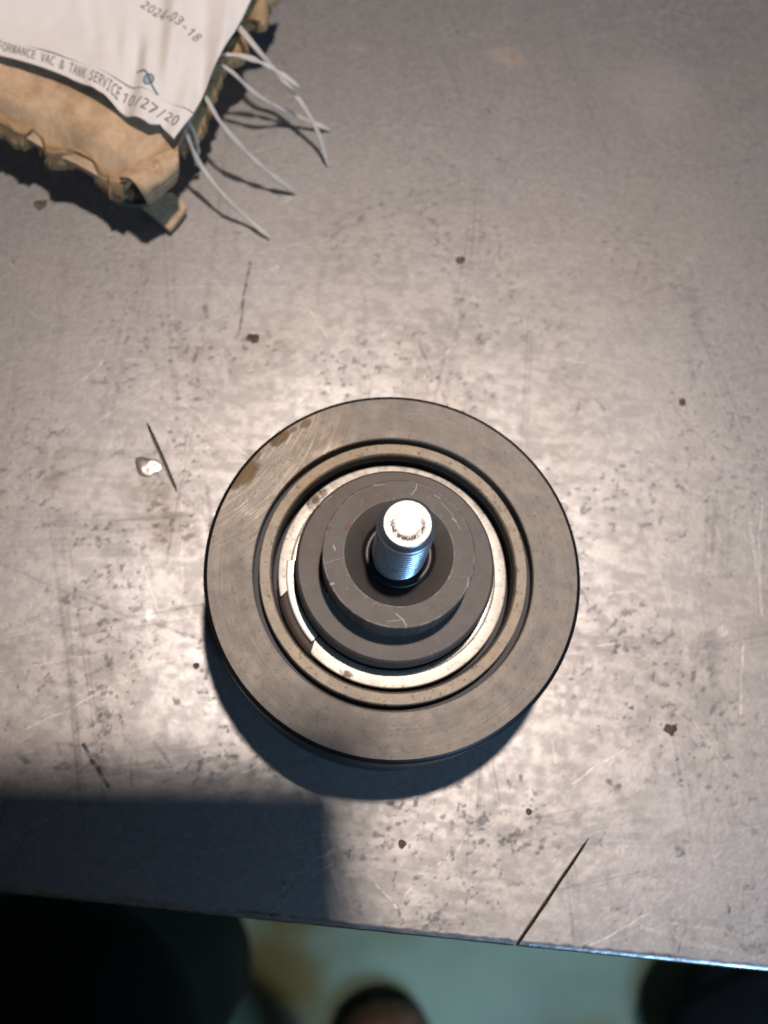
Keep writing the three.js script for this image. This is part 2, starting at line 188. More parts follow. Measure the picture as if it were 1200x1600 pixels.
// ---------------------------------------------------------------- the pulley
const polar = (x, z) => [Math.hypot(x, z), Math.atan2(x, z)];
{
  const S = 0.080, toXZ = (u, v) => [(u - 0.5) * S * 1000, (v - 0.5) * S * 1000];
  const stains = [[-29.2, -19.0, 3.4, 2.0, 1.0], [-30.6, -17.2, 2.0, 1.1, 0.9], [-27.4, -22.2, 1.6, 0.8, 0.7], [-22.6, -26.4, 2.3, 1.1, 0.95], [-17.8, -29.6, 1.3, 0.8, 0.7], [-20.2, -28.2, 1.0, 0.5, 0.6]];
  const stain = (x, z) => { let s = 0; for (const [a, b, l, w, k] of stains) { const t = Math.atan2(a, b) + Math.PI / 2, dx = x - a, dz = z - b, p = dx * Math.sin(t) + dz * Math.cos(t), q = dx * Math.cos(t) - dz * Math.sin(t); s = Math.max(s, k * smooth(1.25, 0.75, Math.hypot(p / l, q / w) + 0.5 * (fbm(x * 1.1, z * 1.1, 8, 3) - 0.5))); } return s; };
  const brushed = (x, z) => { const a = Math.atan2(x, -z); return smooth(-1.75, -1.05, a) * smooth(-0.15, -0.6, a); };   // the side the grinder touched
  const lines = (x, z) => { const c = Math.cos(-0.92), s = Math.sin(-0.92), p = x * c + z * s, q = -x * s + z * c + 0.012 * p * p; return fbm(p * 0.24, q * 10, 77, 3); };
  const turned = (x, z, f) => { const q = Math.hypot(x, z) * f; return mix(vnoise(q, 0.5, 62), vnoise(q, 9.5, 64), smooth(0.3, 0.7, vnoise(x * 0.16 + 9, z * 0.16, 66))); };   // lathe marks
  const deckColor = paint(1024, 1024, (u, v) => { const [x, z] = toXZ(u, v), n = fbm(x * 0.35, z * 0.35, 12, 4), f = fbm(x * 2.2, z * 2.2, 19, 3), b = brushed(x, z), l = smooth(0.52, 0.74, lines(x, z)) * (0.2 + 0.8 * b), st = stain(x, z), sp = smooth(0.71, 0.80, fbm(x * 1.7 + 9, z * 1.7, 44, 2));
    const t = mix(0.80, 1.20, n) * mix(0.97, 1.03, turned(x, z, 5)) * mix(0.96, 1.04, f) * (1 - 0.22 * sp) * (1 + 0.3 * b + 0.38 * l); return [t * 0.218 * (1 - 0.45 * st), t * 0.189 * (1 - 0.60 * st), t * 0.157 * (1 - 0.80 * st)]; }, true);
  const deckRough = paint(1024, 1024, (u, v) => { const [x, z] = toXZ(u, v), b = brushed(x, z), l = smooth(0.48, 0.72, lines(x, z)), n = fbm(x * 0.5, z * 0.5, 15, 4), st = stain(x, z); return [0, 0.60 + 0.14 * (n - 0.5) + 0.12 * (turned(x, z, 6) - 0.5) - 0.10 * b * l + 0.1 * st, clamp(0.30 + 0.30 * b * (0.4 + 0.6 * l) - 0.5 * st)]; });
  const deckBump = paint(1024, 1024, (u, v) => { const [x, z] = toXZ(u, v), b = 0.5 + 0.35 * (fbm(x * 2.6, z * 2.6, 31, 3) - 0.5) - 0.4 * brushed(x, z) * smooth(0.5, 0.75, lines(x, z)) + 0.12 * (turned(x, z, 7) - 0.5); return [b, b, b]; });
  const deckMat = std({ map: deckColor, roughness: 1, roughnessMap: deckRough, metalness: 1, metalnessMap: deckRough, bumpMap: deckBump, bumpScale: 0.00005 });
  const raceMat = std({ map: paint(512, 512, (u, v) => { const [x, z] = toXZ(u, v), n = fbm(x * 0.7, z * 0.7, 5, 4), f = fbm(x * 2.5, z * 2.5, 7, 3), o = smooth(0.5, 0.72, fbm(x * 0.3, z * 0.3, 99, 2)), sp = smooth(0.70, 0.8, fbm(x * 2, z * 2, 3, 2)); const t = mix(0.8, 1.2, n) * mix(0.85, 1.15, f) * (1 - 0.5 * sp); return [t * 0.26 * (1 + 0.08 * o), t * 0.218, t * 0.166 * (1 - 0.08 * o)]; }, true), roughness: 0.55, metalness: 0.35 });
  const hubScr = (() => { const c = document.createElement('canvas'); c.width = c.height = 1024; const g = c.getContext('2d'); g.fillStyle = '#000'; g.fillRect(0, 0, 1024, 1024); let s0 = 5; const r = () => { s0 = (s0 * 16807) % 2147483647; return s0 / 2147483647; };
    const P = (x, z) => [(x / 80 + 0.5) * 1024, (z / 80 + 0.5) * 1024], ln = (pts, w, a) => { g.strokeStyle = `rgba(255,255,255,${a})`; g.lineWidth = w; g.lineCap = 'round'; g.beginPath(); pts.forEach((p, i) => i ? g.lineTo(...P(...p)) : g.moveTo(...P(...p))); g.stroke(); };
    ln([[3.3, -13.2], [3.2, -12.2], [2.3, -11]], 2.4, 0.55); ln([[-4.6, -12.6], [-2.6, -12.9]], 2, 0.5); ln([[-0.6, 11.2], [0.6, 12.2], [1.2, 13.3]], 3, 0.55); ln([[-2.2, 12.6], [0.8, 12.2]], 2, 0.35); ln([[7.8, -9.6], [9.6, -7.6], [11.2, -4.5]], 1.6, 0.4); ln([[6.6, -11], [7.6, -10.4]], 2, 0.5); ln([[9.7, -6.6], [10.5, -6]], 3, 0.5); ln([[-12.6, 6.2], [-11.7, 5.9]], 5, 0.6); ln([[-13.2, 2.2], [-9.5, 0.9]], 1.3, 0.3); ln([[-11.8, -1], [-11.5, -0.4]], 4, 0.55); ln([[-14.6, -11.2], [-12.2, -13.2]], 2, 0.4); ln([[12.4, 4.4], [12.2, 6.2]], 2.4, 0.4);
    for (let i = 0; i < 150; i++) { const a = r() * 6.3, q = 9.5 + r() * 10, x = q * Math.cos(a), z = q * Math.sin(a), b = r() * 6.3, l = r() * r() * 1.8; ln([[x, z], [x + l * Math.cos(b), z + l * Math.sin(b)]], 0.8 + r() * 0.8, 0.08 + 0.22 * r()); }
    const d = g.getImageData(0, 0, 1024, 1024).data; return (u, v) => d[4 * (Math.min(1023, Math.floor(v * 1024)) * 1024 + Math.min(1023, Math.floor(u * 1024)))] / 255; })();
  const rustSpot = (x, z) => { let s = 0; for (const [a, b, q] of [[-9.0, -4.9, 0.65], [-9.5, -4.3, 0.5], [-12.6, -4.2, 0.4]]) s = Math.max(s, smooth(1.2, 0.5, Math.hypot(x - a, z - b) / q + 1.2 * (fbm(x * 2, z * 2, 4, 2) - 0.5))); return s; };
  const hubColor = paint(1024, 1024, (u, v) => { const [x, z] = toXZ(u, v), n = fbm(x * 0.5, z * 0.5, 2, 4), f = fbm(x * 5, z * 5, 6, 2), q = Math.hypot(x, z), wear = Math.max(smooth(13.40, 13.6, q) * smooth(13.9, 13.8, q), smooth(9.84, 9.95, q) * smooth(10.2, 10.05, q) * 0.7) * smooth(0.38, 0.7, fbm(x * 0.9, z * 0.9, 47, 3)), s = hubScr(u, v) * 0.8 + 0.22 * wear, r = 0.8 * rustSpot(x, z), t = mix(0.85, 1.15, n) * mix(0.88, 1.12, f); return [t * 0.119 + 0.5 * s + 0.02 * r, t * 0.104 * (1 - 0.4 * r) + 0.45 * s, t * 0.094 * (1 - 0.6 * r) + 0.40 * s]; }, true);
  const hubBump = paint(512, 512, (u, v) => { const [x, z] = toXZ(u, v), b = 0.5 + 0.4 * (fbm(x * 4, z * 4, 14, 2) - 0.5) - 0.5 * hubScr(u, v); return [b, b, b]; });
  const hubMat = std({ map: hubColor, roughness: 0.62, metalness: 0.25, bumpMap: hubBump, bumpScale: 0.00004 });
  const dishMat = std({ map: paint(512, 512, (u, v) => { const [x, z] = toXZ(u, v), [r, a] = polar(x, z), n = fbm(x * 0.9, z * 0.9, 21, 4), q = fbm(a * 30, r * 0.8, 24, 2), t = mix(0.7, 1.3, n) * mix(0.85, 1.15, q); return [t * 0.027, t * 0.021, t * 0.018]; }, true), roughness: 0.5, metalness: 0.3 });
  const shieldMap = paint(1024, 1024, (u, v) => { const [x, z] = toXZ(u, v), [r, a] = polar(x, z), n = fbm(x * 0.55, z * 0.55, 16, 4), g = smooth(0.50, 0.70, fbm(x * 0.5 + 40, z * 0.5, 26, 4)), up = smooth(0.3, -0.6, z / r), br = fbm(a * 18, r * 5, 36, 2), sp = smooth(0.70, 0.8, fbm(x * 2.2, z * 2.2, 46, 2)); let gr = 0; for (const [p, q, w] of [[-15.6, -14.6, 1.9], [-14.2, -16.0, 1.2], [-9.0, 19.6, 0.8], [-8.3, 20.0, 0.6]]) gr = Math.max(gr, 0.85 * smooth(1.35, 0.35, Math.hypot(x - p, z - q) / w + 1.3 * (fbm(x * 1.6, z * 1.6, 56, 2) - 0.5)));
    const t = mix(0.78, 1.05, n) * mix(0.9, 1.1, br) * (1 - 0.30 * g * (0.4 + 0.6 * up)) * (1 - 0.4 * sp); return [t * 0.64 * (1 - 0.85 * gr), t * 0.60 * (1 - 0.92 * gr), t * 0.54 * (1 - 0.94 * gr)]; }, true);
  const shieldMat = std({ map: shieldMap, roughness: 0.47, metalness: 0.85 }), lipMat = std({ map: shieldMap, color: 0xffffff, roughness: 0.42, metalness: 0.9 }), brightMat = std({ color: rgb(0.90, 0.87, 0.81), roughness: 0.5, metalness: 0.85 });
  const darkMat = std({ color: rgb(0.035, 0.037, 0.042), roughness: 0.55, metalness: 0.5 });
  const greaseMat = std({ map: paint(256, 256, (u, v) => { const n = fbm(u * 60, v * 60, 13, 4), t = 0.5 + n; return [t * 0.034, t * 0.016, t * 0.009]; }, true), roughness: 0.5, metalness: 0.1 });
  const sideMat = std({ color: rgb(0.028, 0.030, 0.034), roughness: 0.4, metalness: 0.7 });
  const rubber = std({ color: rgb(0.010, 0.010, 0.011), roughness: 0.42, metalness: 0 });

  const pulley = thing('idler_pulley', 'round grey steel belt idler pulley with upright threaded stud lying on the bench', 'pulley', V(0, 0, 0));
  const uvp = (g) => planarUV(g, S), H = DECK * 1000;
  // rim: flat matt face, bevelled edge, belt face on the outside
  mesh('rim', uvp(lathe([[26.9, H - 3.2], [26.9, H - 0.25], [27.1, H], [27.4, H + 0.02], [35.4, H], [35.5, H - 0.03]], 256)), deckMat, pulley);
  mesh('belt_face', lathe([[35.51, H - 0.032], [36.0, H - 0.28], [36.25, H - 0.6], [36.1, H - 2.2], [36.35, H - 5], [36.35, 6], [36.1, 3], [36.2, 0.8], [35.8, 0.02], [26, 0.02]], 256), sideMat, pulley);
  mesh('groove', lathe([[26.895, H - 3.0], [25.75, H - 3.0]], 192), darkMat, pulley);
  mesh('outer_race', uvp(lathe([[25.8, H - 3.1], [25.8, H - 0.25], [25.6, H], [23.75, H], [23.45, H - 0.3]], 256)), raceMat, pulley);
  mesh('race_bore', lathe([[23.44, H - 0.28], [23.4, H - 1.4], [23.1, H - 1.9], [23.3, H - 6.6], [18.4, H - 6.6]], 192), darkMat, pulley);
  const A = (d) => d * Math.PI / 180;
  mesh('grease', lathe([[22.6, H - 4.4], [21.6, H - 4.0], [18.5, H - 4.0]], 160, A(-84), A(42)), greaseMat, pulley);
  // shield: outer flat band with a broken gap at the lower left, then a bright raised lip
  const jag = (g, a0, a1, amount) => { const p = g.attributes.position; for (let i = 0; i < p.count; i++) { const [r, a] = polar(p.getX(i), p.getZ(i)); const d = Math.min(Math.abs(Math.atan2(Math.sin(a - a0), Math.cos(a - a0))), Math.abs(Math.atan2(Math.sin(a - a1), Math.cos(a - a1)))); if (d < 0.006) { const k = a + amount * (r * 1000 - 21) * 0.06 + 0.03 * (vnoise(r * 4000, a * 3, 4) - 0.5); p.setX(i, r * Math.sin(k)); p.setZ(i, r * Math.cos(k)); } } return g; };
  mesh('shield', uvp(jag(lathe([[22.35, H - 3.9], [22.3, H - 3.35], [22.05, H - 3.2], [20.05, H - 3.05], [19.95, H - 3.4]], 300, A(-46), A(326)), A(-46), A(-80), 0.6)), shieldMat, pulley);
  mesh('shield_lip', uvp(lathe([[20.04, H - 3.3], [19.95, H - 2.98], [19.5, H - 2.85], [19.1, H - 2.9], [18.85, H - 3.2], [18.8, H - 4.5]], 280, A(-48), A(312))), lipMat, pulley);
  const frag = mesh('shield_fragment', uvp(lathe([[20.85, H - 3.6], [20.75, H - 2.98], [20.4, H - 2.80], [19.3, H - 2.75], [18.85, H - 3.5]], 60, A(-96), A(47.4))), brightMat, pulley); frag.userData.label = 'bright loose piece of the broken shield ring';
  // hub
  mesh('hub_flange', uvp(lathe([[18.5, H - 5.5], [18.6, H - 2.2], [18.8, H - 1.0], [18.85, H + 2.6], [18.65, H + 3.6], [18.2, H + 4.05], [13.7, H + 4.05]], 224, 0, Math.PI * 2, 0.7)), hubMat, pulley);
  mesh('hub_boss', uvp(lathe([[13.85, H + 3.9], [13.85, H + 11.75], [13.7, H + 11.95], [13.5, H + 12.0], [9.86, H + 12.0]], 224)), hubMat, pulley);
  mesh('dish', uvp(lathe([[9.865, H + 11.99], [6.9, H + 11.3], [6.5, H + 11.0], [6.4, H + 8.9], [3.5, H + 8.9]], 160)), dishMat, pulley);
  const ring = mesh('rubber_ring', new THREE.TorusGeometry(5.75 * MM, 0.95 * MM, 20, 120).rotateX(Math.PI / 2), rubber, pulley); ring.position.set(0, (H + 10.2) * MM, 0);
  // stud: a rolled zinc thread that runs out under a turned point
  const zinc = std({ map: paint(512, 1024, (u, v) => { const n = fbm(u * 60, v * 40, 71, 3), d = smooth(0.60, 0.75, fbm(u * 40, v * 30, 73, 3)); let q = (((9 + v * 18.9 + DECK * 1000) / 1.5 - u) % 1 + 1) % 1; q = 1 - Math.abs(2 * q - 1); const t = mix(0.8, 1.15, n) * (1 - 0.35 * d) * mix(0.30, 1.0, smooth(0.12, 0.5, q + 0.15 * (n - 0.5))); return [t * 0.80, t * 0.88, t * 0.94]; }, true), roughness: 0.34, metalness: 0.85 });
  const y0 = H + 9.0, y1 = H + 27.9, pitch = 1.5, NA = 120, NY = 230, P = [], I = [], UV = [];
  for (let j = 0; j <= NY; j++) for (let i = 0; i <= NA; i++) {
    const y = mix(y0, y1, j / NY), a = i / NA * Math.PI * 2; let t = ((y / pitch - i / NA) % 1 + 1) % 1; t = 1 - Math.abs(2 * t - 1);
    const env = smooth(y1 - 0.05, y1 - 0.9, y), r = 4.12 + 0.75 * smooth(0.1, 0.9, t) * mix(0.95, 1, env) + 0.02 * (vnoise(a * 6, y * 4, 2) - 0.5);
    P.push(r * Math.sin(a) * MM, y * MM, r * Math.cos(a) * MM); UV.push(i / NA, j / NY);
  }
  for (let j = 0; j < NY; j++) for (let i = 0; i < NA; i++) { const a = j * (NA + 1) + i, b = a + 1, c = a + NA + 1, d = c + 1; I.push(a, b, c, b, d, c); }
  const tg = new THREE.BufferGeometry(); tg.setAttribute('position', new THREE.Float32BufferAttribute(P, 3)); tg.setAttribute('uv', new THREE.Float32BufferAttribute(UV, 2)); tg.setIndex(I); tg.computeVertexNormals();
  const stud = mesh('stud', tg, zinc, pulley);
  mesh('chamfer', lathe([[4.7, y1 - 0.15], [4.92, y1 + 0.05], [4.88, y1 + 0.35], [4.62, y1 + 0.5], [4.5, y1 + 0.6], [4.46, y1 + 1.1], [4.33, y1 + 1.5], [4.12, y1 + 1.78], [3.9, y1 + 1.88]], 128, 0, Math.PI * 2, 0.9), std({ color: rgb(0.34, 0.40, 0.46), roughness: 0.36, metalness: 0.9 }), stud);
  const eg = new THREE.CircleGeometry(1, 96); { // end face: shallow turned dish with dark pitting
    const R = 3.92, rings = 26, p = [], id = []; for (let q = 0; q <= rings; q++) for (let i = 0; i < 96; i++) { const r = R * q / rings, a = i / 96 * Math.PI * 2, h = y1 + 1.885 - 0.12 * smooth(2.9, 1.7, r); p.push(r * Math.sin(a) * MM, h * MM, r * Math.cos(a) * MM); }
    for (let q = 0; q < rings; q++) for (let i = 0; i < 96; i++) { const a = q * 96 + i, b = q * 96 + (i + 1) % 96, c = a + 96, d = b + 96; id.push(a, c, b, b, c, d); }
    const g = new THREE.BufferGeometry(); g.setAttribute('position', new THREE.Float32BufferAttribute(p, 3)); g.setIndex(id); g.computeVertexNormals();
    const pit = (x, z) => { const r = Math.hypot(x, z), f = Math.max(smooth(0.7, 0.1, Math.abs(r - 2.5)) * smooth(-0.7, 0.3, z / r), 0.10); return smooth(0.55, 0.66, fbm(x * 3.4, z * 3.4, 83, 3) + 0.14 * f) * f; };
    const px = (u, v) => [(u - 0.5) * 9, (v - 0.5) * 9];
    mesh('end_face', planarUV(g, 9 * MM), std({ map: paint(512, 512, (u, v) => { const q = pit(...px(u, v)), t = 1 - 0.85 * q; return [0.57 * t, 0.55 * t, 0.53 * t]; }, true), roughness: 0.56, metalness: 0.75, bumpMap: paint(512, 512, (u, v) => { const [x, z] = px(u, v), b = 0.6 + 0.3 * (fbm(x * 5, z * 5, 3, 3) - 0.5) - 0.5 * pit(x, z); return [b, b, b]; }), bumpScale: 0.00008 }), stud);
  }
}

// ---------------------------------------------------------------- small metal bits on the bench
{
  const g = new THREE.SphereGeometry(1, 40, 24), p = g.attributes.position; for (let i = 0; i < p.count; i++) { const a = Math.atan2(p.getZ(i), p.getX(i)), k = 1 + 0.13 * Math.cos(3 * a + 1.5) + 0.12 * (vnoise(p.getX(i) * 2 + 5, p.getZ(i) * 2 + 5, 4) - 0.5); p.setXYZ(i, p.getX(i) * k, Math.max(p.getY(i), -0.05) * (1 + 0.5 * (vnoise(p.getX(i) * 2.5, p.getZ(i) * 2.5 + 3, 6) - 0.5)), p.getZ(i) * k); }
  g.scale(3.0 * MM, 0.55 * MM, 2.3 * MM); g.computeVertexNormals();
  const b = mesh('metal_bead', g, std({ color: rgb(0.66, 0.63, 0.61), roughness: 0.40, metalness: 0.95 })); b.position.copy(at(231, 729)); b.rotation.y = -0.25;
  tag(b, 'shiny flattened silver metal bead beside the short saw cut left of the pulley', 'metal bead');
}

// ---------------------------------------------------------------- folded cloth packet with printed labels
function line(pts, n) { const c = new THREE.CatmullRomCurve3(pts, false, 'catmullrom', 0.3), L = c.getLength(); return Array.from({ length: n + 1 }, (_, i) => c.getPointAt(i / n)); }
function poly(pts, n) { const l = [0]; for (let i = 1; i < pts.length; i++) l.push(l[i - 1] + pts[i].distanceTo(pts[i - 1])); return Array.from({ length: n + 1 }, (_, i) => { const s = l.at(-1) * i / n; let k = 1; while (k < l.length - 1 && l[k] < s) k++; return pts[k - 1].clone().lerp(pts[k], (s - l[k - 1]) / (l[k] - l[k - 1])); }); }
// a cloth with thickness between two edge lines (and, where given, lines between them)
function cloth(rows, nu, nv, t, bend = () => 0) {
  const R = rows.map((r) => poly(r, nu)), pos = [], uv = [], idx = [], W = nu + 1;
  for (let s = 0; s < 2; s++) for (let j = 0; j <= nv; j++) for (let i = 0; i <= nu; i++) {
    const f = j / nv * (R.length - 1), k = Math.min(R.length - 2, Math.floor(f)), p = R.length > 2 ? new THREE.CatmullRomCurve3(R.map((r) => r[i])).getPoint(j / nv) : R[k][i].clone().lerp(R[k + 1][i], f - k);
    p.y += bend(i / nu, j / nv, p) - (s ? t : 0); pos.push(p.x, p.y, p.z); uv.push(i / nu, j / nv);
  }
  const B = W * (nv + 1), quad = (a, b, c, d) => idx.push(a, b, c, b, d, c);
  for (let j = 0; j < nv; j++) for (let i = 0; i < nu; i++) { const a = j * W + i; quad(a, a + 1, a + W, a + W + 1); quad(B + a + 1, B + a, B + a + W + 1, B + a + W); }
  for (let i = 0; i < nu; i++) { quad(B + i, B + i + 1, i, i + 1); const a = nv * W + i; quad(a, a + 1, B + a, B + a + 1); }
  for (let j = 0; j < nv; j++) { const a = j * W; quad(a, a + W, B + a, B + a + W); const b = a + nu; quad(B + b, B + b + W, b, b + W); }
  const g = new THREE.BufferGeometry(); g.setAttribute('position', new THREE.Float32BufferAttribute(pos, 3)); g.setAttribute('uv', new THREE.Float32BufferAttribute(uv, 2)); g.setIndex(idx); return creased(g, 0.9);
}
{
  const packet = thing('cloth_packet', 'folded tan cloth packet with ragged torn edges and white printed labels', 'cloth packet');
  const fray = (q, amp, step = 2.6) => { const o = []; for (let i = 0; i + 1 < q.length; i++) { const [x0, y0] = q[i], [x1, y1] = q[i + 1], n = Math.max(1, Math.round(Math.hypot(x1 - x0, y1 - y0) / step)); for (let k = 0; k < n; k++) { const t = k / n; o.push([mix(x0, x1, t) + amp * (rnd() - 0.5) * 2, mix(y0, y1, t) + amp * (rnd() - 0.5) * 2]); } } o.push(q.at(-1)); return o; };
  const pts = (h, ...q) => q.map(([x, y, k]) => at(x, y, (k ?? h) * MM));
  const weave = (a, b, c) => std({ map: paint(512, 512, (u, v) => { const n = fbm(u * 9, v * 9, 15, 4), f = fbm(u * 70, v * 70, 18, 2), s = smooth(0.52, 0.74, fbm(u * 5 + 3, v * 5, 29, 4)), t = mix(0.78, 1.2, n) * mix(0.85, 1.15, f) * (1 - 0.25 * s); return [t * a, t * b * (1 - 0.04 * s), t * c * (1 - 0.1 * s)]; }, true), roughness: 0.95, metalness: 0 });
  const tan = weave(0.48, 0.335, 0.205), torn = weave(0.36, 0.235, 0.115), olive = weave(0.10, 0.09, 0.06);
  const wr = (u, v, p) => 0.0012 * (fbm(p.x * 90, p.z * 90, 4, 3) - 0.5) * 2;
  const T = 20;
  // main panel under the labels and the seam strip below it
  mesh('panel', cloth([pts(T, [-90, 130], [0, 180], [65, 214], [130, 248], [190, 276], [232, 246], [276, 228]), pts(T, [-90, -90], [60, -80], [180, -70], [300, -60], [410, -60])], 90, 70, 0.0016, (u, v, p) => wr(u, v, p) - 0.004 * smooth(0.12, 0, v) * smooth(0.95, 0.7, u)), tan, packet);
  const seam = [[-90, 126], [0, 176], [65, 210], [130, 244], [190, 272]];
  const rag = [[-90, 165], [-20, 208], [0, 210], [12, 217], [22, 225], [38, 229], [54, 221], [66, 238], [70, 252], [82, 257], [98, 256], [112, 258], [126, 254], [136, 263], [143, 268], [152, 284], [163, 291], [168, 301], [180, 304], [190, 309]];
  mesh('torn_hem', cloth([pts(14, ...fray(rag, 3.2, 1.6)), pts(15, ...rag.map(([x, y]) => [x + 2, y - 7])), pts(16.4, ...rag.map(([x, y], i) => [x + 4, mix(y - 14, y - 18, i / 20)])), pts(17.5, ...seam)], 260, 16, 0.0016, (u, v, p) => 1.7 * wr(u, v, p) + 0.0010 * Math.sin(v * Math.PI) * (0.5 + vnoise(u * 22, 3, 8))), torn, packet);
  // curled corner, the dark lining showing inside it, and the loose tab below
  const flap = mesh('curled_corner', cloth([pts(T, [186, 276, 19.2], [232, 248, 20], [277, 228, 20]), pts(T, [203, 279, 20.6], [240, 268, 20.8], [279, 250, 20]), pts(T, [219, 297, 19.5], [252, 286, 19.2], [278, 268, 18]), pts(T, [230, 315, 15.5], [256, 297, 15], [275, 278, 14]), pts(T, [228, 318, 10.5], [252, 300, 10], [270, 284, 9.5])], 30, 40, 0.0013, (u, v, p) => 0.5 * wr(u, v, p)), tan, packet);
  mesh('lining', cloth([pts(7, [180, 312, 6], [205, 318, 5], [233, 318, 6]), pts(7, [184, 276, 11], [205, 270, 9], [240, 262, 8])], 24, 20, 0.0014, (u, v, p) => 1.6 * wr(u, v, p) - 0.002 * Math.sin(v * 3.14)), olive, packet);
  mesh('torn_scrap', cloth([pts(9, [172, 303], [184, 308], [196, 300], [204, 306]), pts(9, [188, 284], [196, 284], [204, 288], [207, 294])], 14, 10, 0.0016, (u, v, p) => 2 * wr(u, v, p)), torn, packet);
  mesh('loose_tab', cloth([pts(4, [222, 322, 4.5], [244, 340, 3.4], [265, 361, 2.2]), pts(4, [240, 311, 5], [262, 331, 4], [279, 344, 2.8]), pts(4, [266, 299, 5.4], [280, 309, 4.6], [292, 324, 3.2])], 24, 24, 0.0014, (u, v, p) => 0.4 * wr(u, v, p)), tan, packet);
  // ragged fringe along the right side
  const rr = [[285, 236], [296, 222], [303, 213], [316, 200], [322, 190], [331, 166], [338, 150], [346, 128], [352, 117], [362, 104], [378, 95], [386, 82], [388, 70], [384, 58], [380, 48], [394, 40], [404, 41], [412, 43], [418, 24], [424, 12], [432, 0], [440, -30]];
  mesh('torn_fringe', cloth([pts(14.5, ...fray(rr, 3.4, 1.6)), pts(15.6, ...rr.map(([x, y]) => [x - 7, y - 4])), pts(17.5, [268, 232], [290, 205], [306, 170], [325, 130], [342, 95], [362, 60], [385, 20], [400, -40])], 240, 18, 0.0018, (u, v, p) => 2.4 * wr(u, v, p) + 0.002 * Math.sin(v * Math.PI) * vnoise(u * 26, 7, 12)), torn, packet);
  mesh('under_fold', cloth([pts(5, [-90, 60], [0, 100], [80, 140], [170, 175], [235, 160]), pts(5, [-90, -90], [60, -80], [180, -70], [290, -60], [350, -60])], 40, 20, 0.0050, (u, v, p) => 2 * wr(u, v, p)), olive, packet);
  // the two printed labels
  const fold = [[-60, 50], [0, 69], [60, 84], [115, 101], [165, 124], [212, 145], [262, 170], [304, 186]];
  const labelTex = (w, h, draw) => { const c = document.createElement('canvas'); c.width = w; c.height = h; const g = c.getContext('2d'); g.fillStyle = '#d9d3cc'; g.fillRect(0, 0, w, h); draw(g, w, h); const t = new THREE.CanvasTexture(c); t.colorSpace = THREE.SRGBColorSpace; return t; };
  const typed = (g, s, x, y, cw, ch, tilt = 0, ink = 'rgba(38,36,40,0.62)') => { g.save(); g.translate(x, y); g.rotate(tilt); g.fillStyle = ink; g.font = '100px monospace'; [...s].forEach((q, i) => { g.save(); g.translate(i * cw, 0); g.scale(cw / 62, ch / 72); g.lineWidth = 3; g.strokeStyle = ink; g.strokeText(q, 0, 0); g.fillText(q, 0, 0); g.restore(); }); g.restore(); };
  const low = labelTex(2048, 256, (g, w, h) => {
    typed(g, 'PERFORMANCE VAC & TANK SERVICE', 215, 175, 40.5, 135, 0.012);
    typed(g, '10/27/20', 1440, 165, 70, 92, 0.03);
  });
  const high = labelTex(2048, 1024, (g, w, h) => {
    typed(g, 'COM BP', 880, 300, 52, 60, 0.02); typed(g, '2024-03-18', 1325, 395, 52, 72, 0.30);
    typed(g, 'PROMM', 830, 150, 52, 60, 0.02);
    g.strokeStyle = 'rgba(54,86,104,0.85)'; g.lineWidth = 16; g.beginPath(); g.moveTo(1480, 905); g.quadraticCurveTo(1560, 880, 1610, 930); g.quadraticCurveTo(1680, 1000, 1740, 1015); g.stroke(); g.lineWidth = 11; g.beginPath(); g.ellipse(1622, 950, 36, 44, 0.3, 0, 7); g.stroke(); g.fillStyle = 'rgba(54,86,104,0.4)'; g.fill();
  });
  const paper = (map) => std({ map, roughness: 0.7, metalness: 0 });
  const crease = (u, v, p) => 0.0020 + 0.5 * wr(u, v, p) + 0.0044 * (fbm(u * 11 + 2 * v, v * 1.5, 66, 2) - 0.5) * smooth(0.35, 0.8, u) + 0.0016 * (vnoise(u * 3, v * 3, 67) - 0.5);
  mesh('lower_label', cloth([pts(T + 0.9, [-60, 74], [0, 95], [60, 113], [110, 131], [165, 160], [200, 189], [236, 208], [252, 204], [274, 229]), pts(T + 1.0, ...fold)], 140, 14, 0.0003, (u, v, p) => crease(u, v * 0.12, p)), paper(low), packet);
  mesh('upper_label', cloth([pts(T + 1.35, ...fold), pts(T + 1.4, [-60, -60], [60, -55], [150, -50], [240, -45], [320, -35], [408, -25])], 140, 60, 0.0003, (u, v, p) => crease(u, 0.12 + v * 0.88, p) + 0.0003 * smooth(0.15, 0, v) * Math.sin(u * 20)), paper(high), packet);
  // loose white threads
  const thread = new THREE.MeshPhysicalMaterial({ color: rgb(0.78, 0.74, 0.68), roughness: 0.6, transmission: 0.5, thickness: 0, side: THREE.DoubleSide });
  const strand = (q, r) => { const c = new THREE.CatmullRomCurve3(q.map(([x, y, h]) => at(x, y, h * MM))), g = new THREE.TubeGeometry(c, 90, r * MM, 10), p = g.attributes.position; for (let i = 0; i <= 90; i++) { const o = c.getPointAt(i / 90), k = (0.5 + 0.85 * vnoise(i / 9, r * 4000, 3)) * (i > 86 ? (i > 89 ? 0.25 : 0.7) : 1); for (let j = 0; j <= 10; j++) { const n = i * 11 + j; p.setXYZ(n, o.x + (p.getX(n) - o.x) * k, o.y + (p.getY(n) - o.y) * k * 0.6, o.z + (p.getZ(n) - o.z) * k); } } g.computeVertexNormals(); mesh('thread', g, thread, packet); };
  strand([[366, 34, 21], [400, 75, 20], [436, 118, 14], [470, 160, 11], [497, 208, 6], [512, 258, 0.9]], 0.62);
  strand([[338, 84, 20.5], [380, 88, 20], [425, 106, 18], [468, 136, 15]], 0.66);
  strand([[345, 100, 19], [365, 115, 17], [400, 147, 12], [445, 172, 6], [516, 203, 0.9]], 0.64);
  strand([[320, 150, 20.5], [345, 192, 17], [385, 238, 11], [425, 273, 6], [463, 301, 0.9]], 0.66);
